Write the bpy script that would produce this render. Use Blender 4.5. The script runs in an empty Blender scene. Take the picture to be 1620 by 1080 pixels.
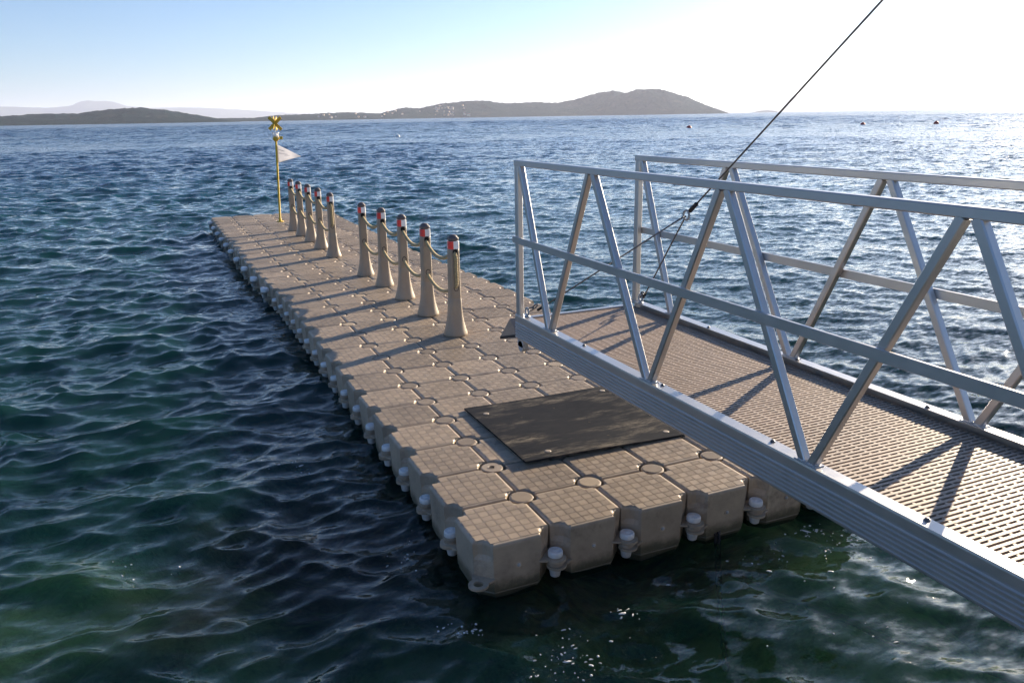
import bpy, bmesh, math, random
import numpy as np
from mathutils import Vector, Matrix
random.seed(7); rng = np.random.default_rng(11)
R = math.radians
S = bpy.context.scene
COL = S.collection

# ------------------------------------------------------------------ camera (calibrated on the 0.5 m float grid)
F_PX, PITCH, ROLL, CAM_H, YAW, OX, OY = 1270.757, 0.273093, -0.0161537, 2.363125, 0.410726, -0.214691, 4.069836
_c, _s = math.cos(YAW), math.sin(YAW)
CAM = Vector((-(_c*OX+_s*OY), _s*OX-_c*OY, CAM_H))
def ray(u, v):
    """direction through photo pixel (u, v) of 1620 x 1080, in dock coordinates (x across, y along, z up)"""
    x, y = (u-810)/F_PX, (v-540)/F_PX
    cr, sr = math.cos(-ROLL), math.sin(-ROLL)
    x, y = cr*x-sr*y, sr*x+cr*y
    cp, sp = math.cos(PITCH), math.sin(PITCH)
    wx, wy, wz = x, cp-y*sp, -sp-y*cp
    return Vector((_c*wx+_s*wy, -_s*wx+_c*wy, wz))
def at_z(u, v, z):
    d = ray(u, v); return CAM+d*((z-CAM.z)/d.z)
def at_x(u, v, x):
    d = ray(u, v); return CAM+d*((x-CAM.x)/d.x)
cam = bpy.data.cameras.new('camera'); cam_o = bpy.data.objects.new('camera', cam); COL.objects.link(cam_o)
f0 = ray(810, 540); rx = (ray(811, 540)-f0).normalized(); up = (ray(810, 539)-f0).normalized(); bk = -f0.normalized()
M4 = Matrix(((rx.x, up.x, bk.x, CAM.x), (rx.y, up.y, bk.y, CAM.y), (rx.z, up.z, bk.z, CAM.z), (0, 0, 0, 1)))
cam_o.matrix_world = M4
cam.sensor_width = 36; cam.lens = F_PX/1620*36; cam.clip_start = 0.05; cam.clip_end = 120000
S.camera = cam_o

# ------------------------------------------------------------------ sky, sun, exposure
SUN_EL, SUN_AZ = R(15), R(66)          # azimuth clockwise from +Y
W = bpy.data.worlds.new('World'); S.world = W; W.use_nodes = True
wn = W.node_tree.nodes; wl = W.node_tree.links
sky = wn.new('ShaderNodeTexSky'); sky.sky_type = 'NISHITA'; sky.sun_disc = False
sky.sun_elevation = SUN_EL; sky.sun_rotation = SUN_AZ; sky.air_density = 0.8; sky.dust_density = 0.55; sky.ozone_density = 4.5
wl.new(sky.outputs[0], wn['Background'].inputs[0]); wn['Background'].inputs[1].default_value = 0.061
sun = bpy.data.lights.new('sun', 'SUN'); sun.energy = 5.0; sun.angle = R(0.55); sun.color = (1, .83, .62)
sun_o = bpy.data.objects.new('sun', sun); COL.objects.link(sun_o)
sdir = Vector((math.sin(SUN_AZ)*math.cos(SUN_EL), math.cos(SUN_AZ)*math.cos(SUN_EL), math.sin(SUN_EL)))
sun_o.rotation_euler = sdir.to_track_quat('Z', 'Y').to_euler(); sun_o.location = (10, 5, 12)
S.view_settings.view_transform = 'Standard'; S.view_settings.look = 'None'; S.view_settings.exposure = 1.5; S.view_settings.gamma = 1
S.render.engine = 'CYCLES'
S.cycles.max_bounces = 8; S.cycles.transparent_max_bounces = 12; S.cycles.volume_bounces = 1
S.cycles.caustics_reflective = False; S.cycles.caustics_refractive = False
S.cycles.sample_clamp_indirect = 6; S.cycles.use_denoising = True

# ------------------------------------------------------------------ material helpers
class NT:
    def __init__(s, name):
        s.m = bpy.data.materials.new(name); s.m.use_nodes = True; s.t = s.m.node_tree; s.t.nodes.clear()
        s.out = s.t.nodes.new('ShaderNodeOutputMaterial')
    def n(s, typ, **kw):
        o = s.t.nodes.new('ShaderNode'+typ)
        for k, v in kw.items(): setattr(o, k, v)
        return o
    def l(s, a, b): s.t.links.new(a, b)
    def put(s, sock, v):
        if hasattr(v, 'is_linked') or hasattr(v, 'links'): s.l(v, sock)
        elif isinstance(v, (tuple, list)) and len(v) == 3 and sock.type == 'RGBA': sock.default_value = (*v, 1)
        else: sock.default_value = v
    def noise(s, vec, scale, detail=4, rough=.55, dim='3D'):
        o = s.n('TexNoise'); s.put(o.inputs['Vector'], vec); o.inputs['Scale'].default_value = scale
        o.inputs['Detail'].default_value = detail; o.inputs['Roughness'].default_value = rough; return o
    def ramp(s, fac, stops):
        o = s.n('ValToRGB'); s.put(o.inputs[0], fac); e = o.color_ramp.elements
        while len(e) < len(stops): e.new(.5)
        for q, (p, c) in zip(e, stops): q.position = p; q.color = (*c, 1) if len(c) == 3 else c
        return o.outputs[0]
    def mix(s, fac, a, b, mode='MIX'):
        o = s.n('Mix', data_type='RGBA', blend_type=mode); s.put(o.inputs[0], fac); s.put(o.inputs[6], a); s.put(o.inputs[7], b); return o.outputs[2]
    def math(s, op, a, b=0., c=None, clamp=False):
        o = s.n('Math', operation=op, use_clamp=clamp); s.put(o.inputs[0], a); s.put(o.inputs[1], b)
        if c is not None: s.put(o.inputs[2], c)
        return o.outputs[0]
    def maprange(s, v, a, b, c, d, smooth=True):
        o = s.n('MapRange'); o.interpolation_type = 'SMOOTHSTEP' if smooth else 'LINEAR'
        s.put(o.inputs[0], v)
        for i, q in enumerate((a, b, c, d)): s.put(o.inputs[1+i], q)
        return o.outputs[0]
    def princ(s, **kw):
        p = s.n('BsdfPrincipled')
        for k, v in kw.items(): s.put(p.inputs[k.replace('_', ' ')], v)
        s.l(p.outputs[0], s.out.inputs[0]); return p
    def bump(s, h, strength, dist):
        o = s.n('Bump'); s.put(o.inputs['Height'], h); o.inputs['Strength'].default_value = strength; o.inputs['Distance'].default_value = dist
        return o.outputs[0]

def plastic(name, col, rough=.55, var=.25, tint=None, bump=.3, scale=9, objvar=.12):
    t = NT(name); tc = t.n('TexCoord'); g = t.n('NewGeometry')
    a = t.noise(g.outputs['Position'], scale, 6, .65); b = t.noise(g.outputs['Position'], scale*9, 3)
    lo = tuple(c*(1-var) for c in col); hi = tuple(min(1, c*(1+var)) for c in col)
    c1 = t.ramp(a.outputs[0], [(.3, lo), (.7, hi)])
    if tint:
        d = t.noise(g.outputs['Position'], scale*.35, 5, .7)
        c1 = t.mix(t.maprange(d.outputs[0], .52, .72, 0, .55), c1, tint)
    oi = t.n('ObjectInfo')
    k = t.maprange(oi.outputs['Random'], 0, 1, 1-objvar, 1+objvar, False)
    hsv = t.n('HueSaturation'); t.put(hsv.inputs['Value'], k); t.put(hsv.inputs['Color'], c1)
    t.princ(Base_Color=hsv.outputs[0], Roughness=t.maprange(b.outputs[0], .3, .7, rough-.08, rough+.1), Normal=t.bump(b.outputs[0], bump, .002))
    return t.m
MAT = {}
MAT['cube'] = plastic('float plastic', (.425, .345, .258), .5, .14, (.32, .26, .20), .35, 7, .17)
def wet_band(m):
    nt = m.node_tree; t = NT.__new__(NT); t.m = m; t.t = nt; p = [n for n in nt.nodes if n.type == 'BSDF_PRINCIPLED'][0]
    g = t.n('NewGeometry'); sp = t.n('SeparateXYZ'); t.l(g.outputs['Position'], sp.inputs[0]); ns = t.noise(g.outputs['Position'], 6, 5, .7)
    h = t.math('ADD', sp.outputs['Z'], t.math('MULTIPLY', t.math('SUBTRACT', ns.outputs[0], .5), .16))
    wet = t.maprange(h, -.215, -.30, 0, 1); src = p.inputs['Base Color'].links[0].from_socket
    n2 = t.noise(g.outputs['Position'], 2.3, 6, .75); n3 = t.noise(g.outputs['Position'], 26, 3, .6)
    c = t.mix(t.math('MULTIPLY', t.maprange(n2.outputs[0], .50, .64, 0, .6), t.maprange(n3.outputs[0], .4, .6, .3, 1)), src, (.20, .165, .13))
    c = t.mix(t.math('MULTIPLY', t.maprange(n2.outputs[0], .44, .30, 0, .28), t.maprange(n3.outputs[0], .42, .62, 0, 1)), c, (.58, .53, .46))
    c = t.mix(t.math('MULTIPLY', wet, .85), c, (.060, .062, .036)); t.l(c, p.inputs['Base Color'])
wet_band(MAT['cube'])
MAT['bollard'] = plastic('bollard plastic', (.32, .26, .19), .45, .10, None, .15, 5, .05)
MAT['lug'] = plastic('lug plastic', (.32, .262, .20), .5, .12)
MAT['cap'] = plastic('dark cap plastic', (.13, .105, .10), .5, .2)
MAT['white'] = plastic('white bolt plastic', (.78, .79, .80), .4, .10, (.45, .44, .42), .1, 20)
MAT['red'] = plastic('red reflective band', (.85, .06, .05), .3, .1)
MAT['buoyred'] = plastic('faded buoy red', (.42, .035, .03), .5, .15)
MAT['bandwhite'] = plastic('white reflective band', (.90, .90, .88), .3, .05)
MAT['yellow'] = plastic('yellow paint', (.60, .40, .03), .4, .12, None, .1, 12)
MAT['blackrub'] = plastic('black rubber', (.018, .018, .02), .7, .3)
MAT['hole'] = plastic('dark hole', (.01, .009, .008), .9, .2)
MAT['galv'] = plastic('galvanised steel', (.42, .43, .44), .35, .2)
MAT['deck'] = plastic('deck grating plastic', (.365, .285, .225), .55, .12, (.30, .24, .20), .25, 6, .07)
MAT['conc'] = plastic('concrete', (.46, .44, .40), .85, .2)
def rope_mat():
    t = NT('rope'); g = t.n('NewGeometry'); a = t.noise(g.outputs['Position'], 60, 4, .7)
    t.princ(Base_Color=t.ramp(a.outputs[0], [(.3, (.32, .245, .125)), (.7, (.56, .46, .27))]), Roughness=.85, Normal=t.bump(a.outputs[0], .6, .004)); return t.m
MAT['rope'] = rope_mat()
def metal(name, col, rough):
    t = NT(name); tc = t.n('TexCoord'); mp = t.n('Mapping'); t.l(tc.outputs['Object'], mp.inputs[0]); mp.inputs['Scale'].default_value = (1, .12, 1)
    a = t.noise(mp.outputs[0], 90, 4, .7); g = t.n('NewGeometry'); b = t.noise(g.outputs['Position'], 6, 5, .7)
    c = t.ramp(b.outputs[0], [(.3, tuple(x*.93 for x in col)), (.7, col)])
    t.princ(Base_Color=c, Metallic=.88, Roughness=t.math('ADD', t.maprange(a.outputs[0], .3, .7, rough-.03, rough+.04), t.maprange(b.outputs[0], .4, .7, 0, .04)), Normal=t.bump(a.outputs[0], .012, .001)); return t.m
MAT['alu'] = metal('mill aluminium', (.57, .565, .56), .35)
MAT['steel'] = metal('dark wire steel', (.16, .16, .17), .4)
def mat_mat():
    t = NT('weathered board'); g = t.n('NewGeometry'); mp = t.n('Mapping'); t.l(g.outputs['Position'], mp.inputs[0]); mp.inputs['Scale'].default_value = (.7, 2.6, 1)
    a = t.noise(mp.outputs[0], 1.7, 4, .55); b = t.noise(mp.outputs[0], 17, 5, .7); c = t.noise(g.outputs['Position'], 120, 2)
    f = t.math('MULTIPLY', t.maprange(a.outputs[0], .47, .70, 0, .9), t.maprange(b.outputs[0], .38, .62, .15, 1))
    col = t.mix(f, t.ramp(b.outputs[0], [(.3, (.010, .012, .016)), (.7, (.030, .033, .041))]), (.21, .185, .15))
    t.princ(Base_Color=col, Roughness=t.maprange(b.outputs[0], .3, .7, .6, .85), Specular_IOR_Level=.03, Normal=t.bump(t.math('ADD', b.outputs[0], c.outputs[0]), .25, .002)); return t.m
MAT['mat'] = mat_mat()
def flag_mat():
    t = NT('pennant cloth'); g = t.n('NewGeometry'); a = t.noise(g.outputs['Position'], 40, 3)
    p = t.princ(Base_Color=t.ramp(a.outputs[0], [(.3, (.74, .72, .74)), (.7, (.84, .82, .83))]), Roughness=.8)
    tl = t.n('BsdfTranslucent'); t.put(tl.inputs[0], (.95, .95, .97)); mx = t.n('MixShader'); mx.inputs[0].default_value = .5; t.l(p.outputs[0], mx.inputs[1]); t.l(tl.outputs[0], mx.inputs[2]); t.l(mx.outputs[0], t.out.inputs[0]); return t.m
MAT['flag'] = flag_mat()
MAT['print'] = plastic('pennant lettering ink', (.16, .17, .24), .7, .1)

# ------------------------------------------------------------------ mesh helpers
class MB:
    def __init__(s): s.v = []; s.f = []; s.mi = []; s.sm = []
    def add(s, verts, faces, mi=0, smooth=False):
        o = len(s.v); s.v += [tuple(v) for v in verts]
        for f in faces: s.f.append(tuple(o+i for i in f)); s.mi.append(mi); s.sm.append(smooth)
    def box(s, a, b, mi=0, bev=0):
        (x0, y0, z0), (x1, y1, z1) = a, b
        if bev:
            e = bev; P = []
            rect = [(x0+e, y0), (x1-e, y0), (x1, y0+e), (x1, y1-e), (x1-e, y1), (x0+e, y1), (x0, y1-e), (x0, y0+e)]
            ins = [(x0+e, y0+e), (x1-e, y0+e), (x1-e, y0+e), (x1-e, y1-e), (x1-e, y1-e), (x0+e, y1-e), (x0+e, y1-e), (x0+e, y0+e)]
            s.loft([[(*p, z0) for p in ins], [(*p, z0+e) for p in rect], [(*p, z1-e) for p in rect], [(*p, z1) for p in ins]], mi); return
        s.add([(x0, y0, z0), (x1, y0, z0), (x1, y1, z0), (x0, y1, z0), (x0, y0, z1), (x1, y0, z1), (x1, y1, z1), (x0, y1, z1)],
              [(0, 3, 2, 1), (4, 5, 6, 7), (0, 1, 5, 4), (1, 2, 6, 5), (2, 3, 7, 6), (3, 0, 4, 7)], mi)
    def loft(s, rings, mi=0, smooth=False, cap0=True, cap1=True):
        n = len(rings[0]); o = []; F = []
        for r in rings: o += r
        for k in range(len(rings)-1):
            for i in range(n):
                j = (i+1) % n; F.append((k*n+i, k*n+j, (k+1)*n+j, (k+1)*n+i))
        s.add(o, F, mi, smooth)
        b = len(s.v)-len(o)
        if cap0: s.f.append(tuple(b+i for i in reversed(range(n)))); s.mi.append(mi); s.sm.append(False)
        if cap1: s.f.append(tuple(b+len(o)-n+i for i in range(n))); s.mi.append(mi); s.sm.append(False)
    def lathe(s, prof, n=20, c=(0, 0, 0), mi=0, smooth=True, cap0=True, cap1=True):
        s.loft([[(c[0]+r*math.cos(2*math.pi*i/n), c[1]+r*math.sin(2*math.pi*i/n), c[2]+z) for i in range(n)] for r, z in prof], mi, smooth, cap0, cap1)
    def bar(s, p, q, w, h, mi=0, upv=(0, 0, 1)):
        """rectangular tube from p to q; w across, h along upv"""
        p, q = Vector(p), Vector(q); d = (q-p).normalized(); u = Vector(upv); sx = d.cross(u).normalized(); u = sx.cross(d)
        e = min(w, h)*.12; prof = [(-w/2+e, -h/2), (w/2-e, -h/2), (w/2, -h/2+e), (w/2, h/2-e), (w/2-e, h/2), (-w/2+e, h/2), (-w/2, h/2-e), (-w/2, -h/2+e)]
        s.loft([[tuple(c+sx*a+u*b) for a, b in prof] for c in (p, q)], mi)
    def tube(s, pts, r, n=8, mi=0, closed=False):
        pts = [Vector(p) for p in pts]; rings = []; N = len(pts); prev = None
        for i, p in enumerate(pts):
            a = pts[(i-1) % N] if closed or i > 0 else p; b = pts[(i+1) % N] if closed or i < N-1 else p
            d = (b-a).normalized()
            if prev is None: prev = d.cross(Vector((0, 0, 1)) if abs(d.z) < .9 else Vector((1, 0, 0))).normalized()
            x = (prev-d*prev.dot(d)).normalized(); y = d.cross(x); prev = x
            rings.append([tuple(p+(x*math.cos(2*math.pi*k/n)+y*math.sin(2*math.pi*k/n))*r) for k in range(n)])
        if closed: rings.append(rings[0])
        s.loft(rings, mi, True, not closed, not closed)
    def mesh(s, name):
        me = bpy.data.meshes.new(name); me.from_pydata(s.v, [], s.f)
        me.polygons.foreach_set('material_index', s.mi); me.polygons.foreach_set('use_smooth', s.sm); me.update(); return me
    def build(s, name, mats, parent=None, loc=None):
        me = s.mesh(name)
        for m in (mats if isinstance(mats, (list, tuple)) else [mats]): me.materials.append(MAT[m] if isinstance(m, str) else m)
        return link(name, me, parent, loc)
def link(name, me, parent=None, loc=None):
    o = bpy.data.objects.new(name, me); COL.objects.link(o)
    if parent: o.parent = parent
    if loc is not None: o.location = loc
    return o
def tag(o, label=None, cat=None, group=None, kind=None):
    for k, v in (('label', label), ('category', cat), ('group', group), ('kind', kind)):
        if v: o[k] = v
    return o
def empty(name, loc=(0, 0, 0)):
    o = bpy.data.objects.new(name, None); o.empty_display_size = .2; COL.objects.link(o); o.location = loc; return o

WZ = -0.335                                   # mean water level (dock deck is z = 0)
NI, NJ, P = 6, 36, 0.5                        # floats across, along, pitch
def bend(j):                                  # the modular dock snakes a little towards its far end
    t = min(1, max(0, (j-13)/11)); t = t*t*(3-2*t)
    return -0.165*t - 0.05*max(0, (j-24)/12)
def heave(j): return 0.012*math.sin(j*.55+.6)*min(1, j/8)
def node(i, j): return Vector((i*P+bend(j), j*P, heave(j)))

# ------------------------------------------------------------------ SEA
def build_sea():
    az = np.concatenate([np.linspace(R(-24), R(72), 800), np.linspace(R(72), R(336), 62)[1:-1]]); na = len(az)
    r = np.concatenate([np.exp(np.linspace(math.log(.9), math.log(95), 980)), np.linspace(95, 520, 280)[1:], np.exp(np.linspace(math.log(520), math.log(32000), 40))[1:]]); nr = len(r)
    RR, AA = np.meshgrid(r, az, indexing='ij')
    X = CAM.x+RR*np.sin(AA); Y = CAM.y+RR*np.cos(AA)
    Z = np.zeros_like(X); DX = np.zeros_like(X); DY = np.zeros_like(X)
    dr = np.gradient(r)[:, None]*np.ones_like(AA)
    lee = np.clip((X-.2)/1.2, 0, 1)*np.clip((2.0-Y)/2.5, 0, 1)*np.clip((9-X)/4, 0, 1)     # calmer pocket between dock and quay
    shel = np.clip((X-2.5)/3.5, 0, 1)*np.clip((230-RR)/160, 0, 1)*np.clip((X*1.5-Y*.55+4)/6, 0, 1)   # sheltered water on the gangway side
    n = 130
    lam = np.exp(np.linspace(math.log(.13), math.log(9), n))*rng.uniform(.95, 1.05, n)
    drr = np.gradient(r)
    for q in range(n):
        L = lam[q]; k = 2*math.pi/L
        th = R(16)+rng.normal(0, R(42) if L < 1.2 else R(26))          # direction the wave comes from
        slope = float(np.interp(math.log(L), [math.log(v) for v in (.13, .25, .8, 2, 4, 9)], [.036, .050, .030, .0135, .011, .010]))
        a = slope/k; ph = rng.uniform(0, 2*math.pi)
        d = (-math.sin(th), -math.cos(th))
        wr = np.clip((L/drr-2.0)/2.2, 0, 1); im = int(np.count_nonzero(wr > 0))
        if im == 0: continue
        x, y = X[:im], Y[:im]
        w = wr[:im, None]*(1-(.22 if L < 1.4 else .3)*lee[:im])*(1-(.50 if .22 < L < 4 else .25)*shel[:im])*(np.interp(r[:im], [45, 150, 300], [.9, 2.0, 3.4])[:, None] if L > 2.2 else (np.interp(r[:im], [12, 32, 70], [1., 1.6, 2.1])[:, None] if L > .5 else 1))*np.where(L > 4, np.clip((RR[:im]-4)/40, .25, 1), 1)
        # slow patchiness so that no wave train runs on for ever
        env = 1+.7*np.sin(x*(1.1/L)*rng.uniform(.15, .45)+y*(1.1/L)*rng.uniform(-.45, .45)+rng.uniform(0, 6))
        arg = k*(d[0]*x+d[1]*y)+ph; A = a*w*env
        Z[:im] += A*np.sin(arg); cs = np.cos(arg); DX[:im] += 1.15*A*d[0]*cs; DY[:im] += 1.15*A*d[1]*cs
    Z = np.where(RR < 22, np.clip(Z, -.15, .17), Z)
    co = np.stack([X+DX, Y+DY, Z+WZ], -1).reshape(-1, 3)
    c0 = np.array([[CAM.x, CAM.y, WZ]]); co = np.concatenate([co, c0]); ci = nr*na
    i = np.arange(nr-1)[:, None]; j = np.arange(na)[None, :]; j2 = (j+1) % na
    quads = np.stack([i*na+j, (i+1)*na+j, (i+1)*na+j2, i*na+j2], -1).reshape(-1, 4)[:, ::-1]
    jj = np.arange(na); tris = np.stack([jj, (jj+1) % na, np.full(na, ci)], -1)[:, ::-1]
    me = bpy.data.meshes.new('sea'); me.vertices.add(len(co)); me.vertices.foreach_set('co', co.ravel().astype(np.float32))
    nl = quads.size+tris.size; me.loops.add(nl); me.loops.foreach_set('vertex_index', np.concatenate([quads.ravel(), tris.ravel()]).astype(np.int32))
    npoly = len(quads)+len(tris); me.polygons.add(npoly)
    st = np.concatenate([np.arange(len(quads))*4, quads.size+np.arange(len(tris))*3]); me.polygons.foreach_set('loop_start', st.astype(np.int32))
    me.polygons.foreach_set('use_smooth', np.ones(npoly, bool)); me.update(calc_edges=True); me.validate()
    t = NT('sea water'); g = t.n('NewGeometry'); pos = g.outputs['Position']
    dist = t.n('VectorMath', operation='DISTANCE'); t.l(pos, dist.inputs[0]); dist.inputs[1].default_value = (CAM.x, CAM.y, WZ)
    dd = dist.outputs['Value']
    rot = t.n('Mapping'); t.l(pos, rot.inputs[0]); rot.inputs['Rotation'].default_value = (0, 0, R(14)); rot.inputs['Scale'].default_value = (.55, 1.25, 1)
    def slope_noise(scale, det):
        o = t.noise(rot.outputs[0], scale, det, .6); s_ = t.n('VectorMath', operation='SUBTRACT'); t.l(o.outputs['Color'], s_.inputs[0]); s_.inputs[1].default_value = (.5, .5, .5); return s_.outputs[0]
    def scale(v, f):
        o = t.n('VectorMath', operation='SCALE'); t.l(v, o.inputs[0]); t.put(o.inputs['Scale'], f); return o.outputs[0]
    def addv(a, b):
        o = t.n('VectorMath', operation='ADD'); t.l(a, o.inputs[0]); t.l(b, o.inputs[1]); return o.outputs[0]
    fine = scale(slope_noise(17, 4), t.maprange(dd, 3, 16, .55, .70))
    fin2 = scale(slope_noise(6, 3), t.maprange(dd, 6, 26, .0, .75))
    mid = scale(slope_noise(3.2, 3), t.maprange(dd, 12, 60, .0, 1.6))
    big = scale(slope_noise(.55, 3), t.maprange(dd, 50, 180, 0, 1.8))
    sl = addv(addv(addv(fine, fin2), mid), big)
    fl = t.n('VectorMath', operation='MULTIPLY'); t.l(sl, fl.inputs[0]); fl.inputs[1].default_value = (1, 1, 0)
    nn = t.n('VectorMath', operation='NORMALIZE'); t.l(addv(g.outputs['Normal'], fl.outputs[0]), nn.inputs[0]); N = nn.outputs[0]
    sep = t.n('SeparateXYZ'); t.l(pos, sep.inputs[0])
    off = t.math('ADD', sep.outputs['Y'], t.math('MULTIPLY', sep.outputs['X'], -.22))
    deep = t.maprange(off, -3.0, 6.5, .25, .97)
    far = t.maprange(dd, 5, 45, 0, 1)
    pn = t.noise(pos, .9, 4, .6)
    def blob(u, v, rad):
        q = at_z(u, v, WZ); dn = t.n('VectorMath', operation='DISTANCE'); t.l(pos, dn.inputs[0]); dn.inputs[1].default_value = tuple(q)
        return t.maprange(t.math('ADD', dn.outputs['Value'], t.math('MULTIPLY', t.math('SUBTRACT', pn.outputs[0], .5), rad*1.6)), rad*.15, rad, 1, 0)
    green = t.math('MAXIMUM', t.math('MAXIMUM', blob(60, 1010, 1.1), blob(1260, 880, .9)), t.math('MAXIMUM', blob(1520, 1000, 1.5), blob(1130, 850, .6)))  # sunlit shallow bed, painted into the water colour as green patches
    brown = t.math('MAXIMUM', blob(470, 900, 1.25), blob(330, 970, .7))  # dark weed plus the dock's underwater shadow, painted into the water colour
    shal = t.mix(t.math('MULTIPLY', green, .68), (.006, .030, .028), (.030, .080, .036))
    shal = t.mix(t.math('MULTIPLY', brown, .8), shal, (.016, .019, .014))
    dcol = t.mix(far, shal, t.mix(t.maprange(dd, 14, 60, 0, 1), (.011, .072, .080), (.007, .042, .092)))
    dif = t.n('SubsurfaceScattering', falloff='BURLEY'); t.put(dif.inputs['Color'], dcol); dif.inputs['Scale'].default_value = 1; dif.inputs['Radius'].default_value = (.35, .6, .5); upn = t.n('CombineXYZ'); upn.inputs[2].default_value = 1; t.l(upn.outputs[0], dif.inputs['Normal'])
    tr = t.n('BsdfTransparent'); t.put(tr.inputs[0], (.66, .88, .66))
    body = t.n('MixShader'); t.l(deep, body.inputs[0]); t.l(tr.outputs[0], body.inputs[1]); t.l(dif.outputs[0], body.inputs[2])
    gl = t.n('BsdfGlossy'); t.put(gl.inputs['Color'], (1, 1, 1)); t.put(gl.inputs['Roughness'], t.maprange(dd, 4, 80, .04, .18)); t.l(N, gl.inputs['Normal'])
    fr = t.n('Fresnel'); fr.inputs[0].default_value = 1.333; t.l(N, fr.inputs['Normal'])
    mx = t.n('MixShader'); t.l(fr.outputs[0], mx.inputs[0]); t.l(body.outputs[0], mx.inputs[1]); t.l(gl.outputs[0], mx.inputs[2]); t.l(mx.outputs[0], t.out.inputs[0])
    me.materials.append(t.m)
    return tag(link('sea', me), kind='structure'), (X, Y, Z)
sea, seadata = build_sea()

def build_seabed():
    n = 150; xs = np.sign(np.linspace(-1, 1, n))*np.abs(np.linspace(-1, 1, n))**2.2*160; ys = np.linspace(0, 1, n)**2.2*220-9
    X, Y = np.meshgrid(xs, ys, indexing='ij'); Z = -1.15-.10*(Y+4)-.0*X
    for q in range(26):
        k = rng.uniform(.4, 4); th = rng.uniform(0, 6.28); Z += .16/k*np.sin(k*(X*math.cos(th)+Y*math.sin(th))+rng.uniform(0, 6.28))
    Z = np.minimum(np.maximum(Z, -14), -.9)
    v = np.stack([X, Y, Z], -1).reshape(-1, 3); f = [(i*n+j, (i+1)*n+j, (i+1)*n+j+1, i*n+j+1) for i in range(n-1) for j in range(n-1)]
    me = bpy.data.meshes.new('seabed'); me.from_pydata(v.tolist(), [], f); me.polygons.foreach_set('use_smooth', [True]*len(f))
    t = NT('seabed sand and weed'); g = t.n('NewGeometry'); a = t.noise(g.outputs['Position'], .55, 5, .6); b = t.noise(g.outputs['Position'], 3.5, 5, .7)
    f1 = t.math('ADD', a.outputs[0], t.math('MULTIPLY', t.math('SUBTRACT', b.outputs[0], .5), .5))
    col = t.ramp(f1, [(.38, (.012, .020, .014)), (.48, (.07, .11, .04)), (.60, (.26, .31, .13))])
    t.princ(Base_Color=col, Roughness=.95, Normal=t.bump(b.outputs[0], .5, .1)); me.materials.append(t.m)
    return tag(link('seabed', me), kind='structure')
build_seabed()

# quay the photographer stands on: it carries the shore end of the gangway
m = MB(); m.box((-14, -12, -3), (16, -3.72, .74), bev=.04); tag(m.build('quay', 'conc'), kind='structure')

# ------------------------------------------------------------------ far shores
def hill_mat(name, dark, light, bare):
    t = NT(name); g = t.n('NewGeometry'); a = t.noise(g.outputs['Position'], .012, 8, .72); b = t.noise(g.outputs['Position'], .05, 5, .75); c = t.noise(g.outputs['Position'], .0045, 4, .6)
    col = t.ramp(b.outputs[0], [(.35, dark), (.65, light)])
    col = t.mix(t.maprange(t.math('ADD', a.outputs[0], t.math('MULTIPLY', c.outputs[0], .5)), .80, .95, 0, .8), col, bare)
    t.princ(Base_Color=col, Roughness=1.0, Specular_IOR_Level=0.0, Normal=t.bump(b.outputs[0], 1, 9)); return t.m
HM = hill_mat('wooded hill', (.004, .016, .022), (.013, .034, .036), (.045, .055, .050))
HF = hill_mat('far mountain', (.03, .045, .03), (.06, .075, .045), (.12, .11, .09))
def hor_v(u): return 184.0-(u-810)*.0161 if True else 0
def shore_v(u): return float(np.interp(u, [-300, 0, 200, 330, 500, 700, 900, 1154, 1620, 1900], [221, 210, 203, 197.5, 189, 183, 180, 176, 176, 176]))
def value_noise(seed):
    r_ = np.random.default_rng(seed); G = r_.uniform(-1, 1, (64, 64))
    def f(x, y):
        x0 = np.floor(x).astype(int); y0 = np.floor(y).astype(int); fx = x-x0; fy = y-y0; fx = fx*fx*(3-2*fx); fy = fy*fy*(3-2*fy)
        g = lambda a, b: G[a % 64, b % 64]
        return (g(x0, y0)*(1-fx)+g(x0+1, y0)*fx)*(1-fy)+(g(x0, y0+1)*(1-fx)+g(x0+1, y0+1)*fx)*fy
    return f
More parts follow.
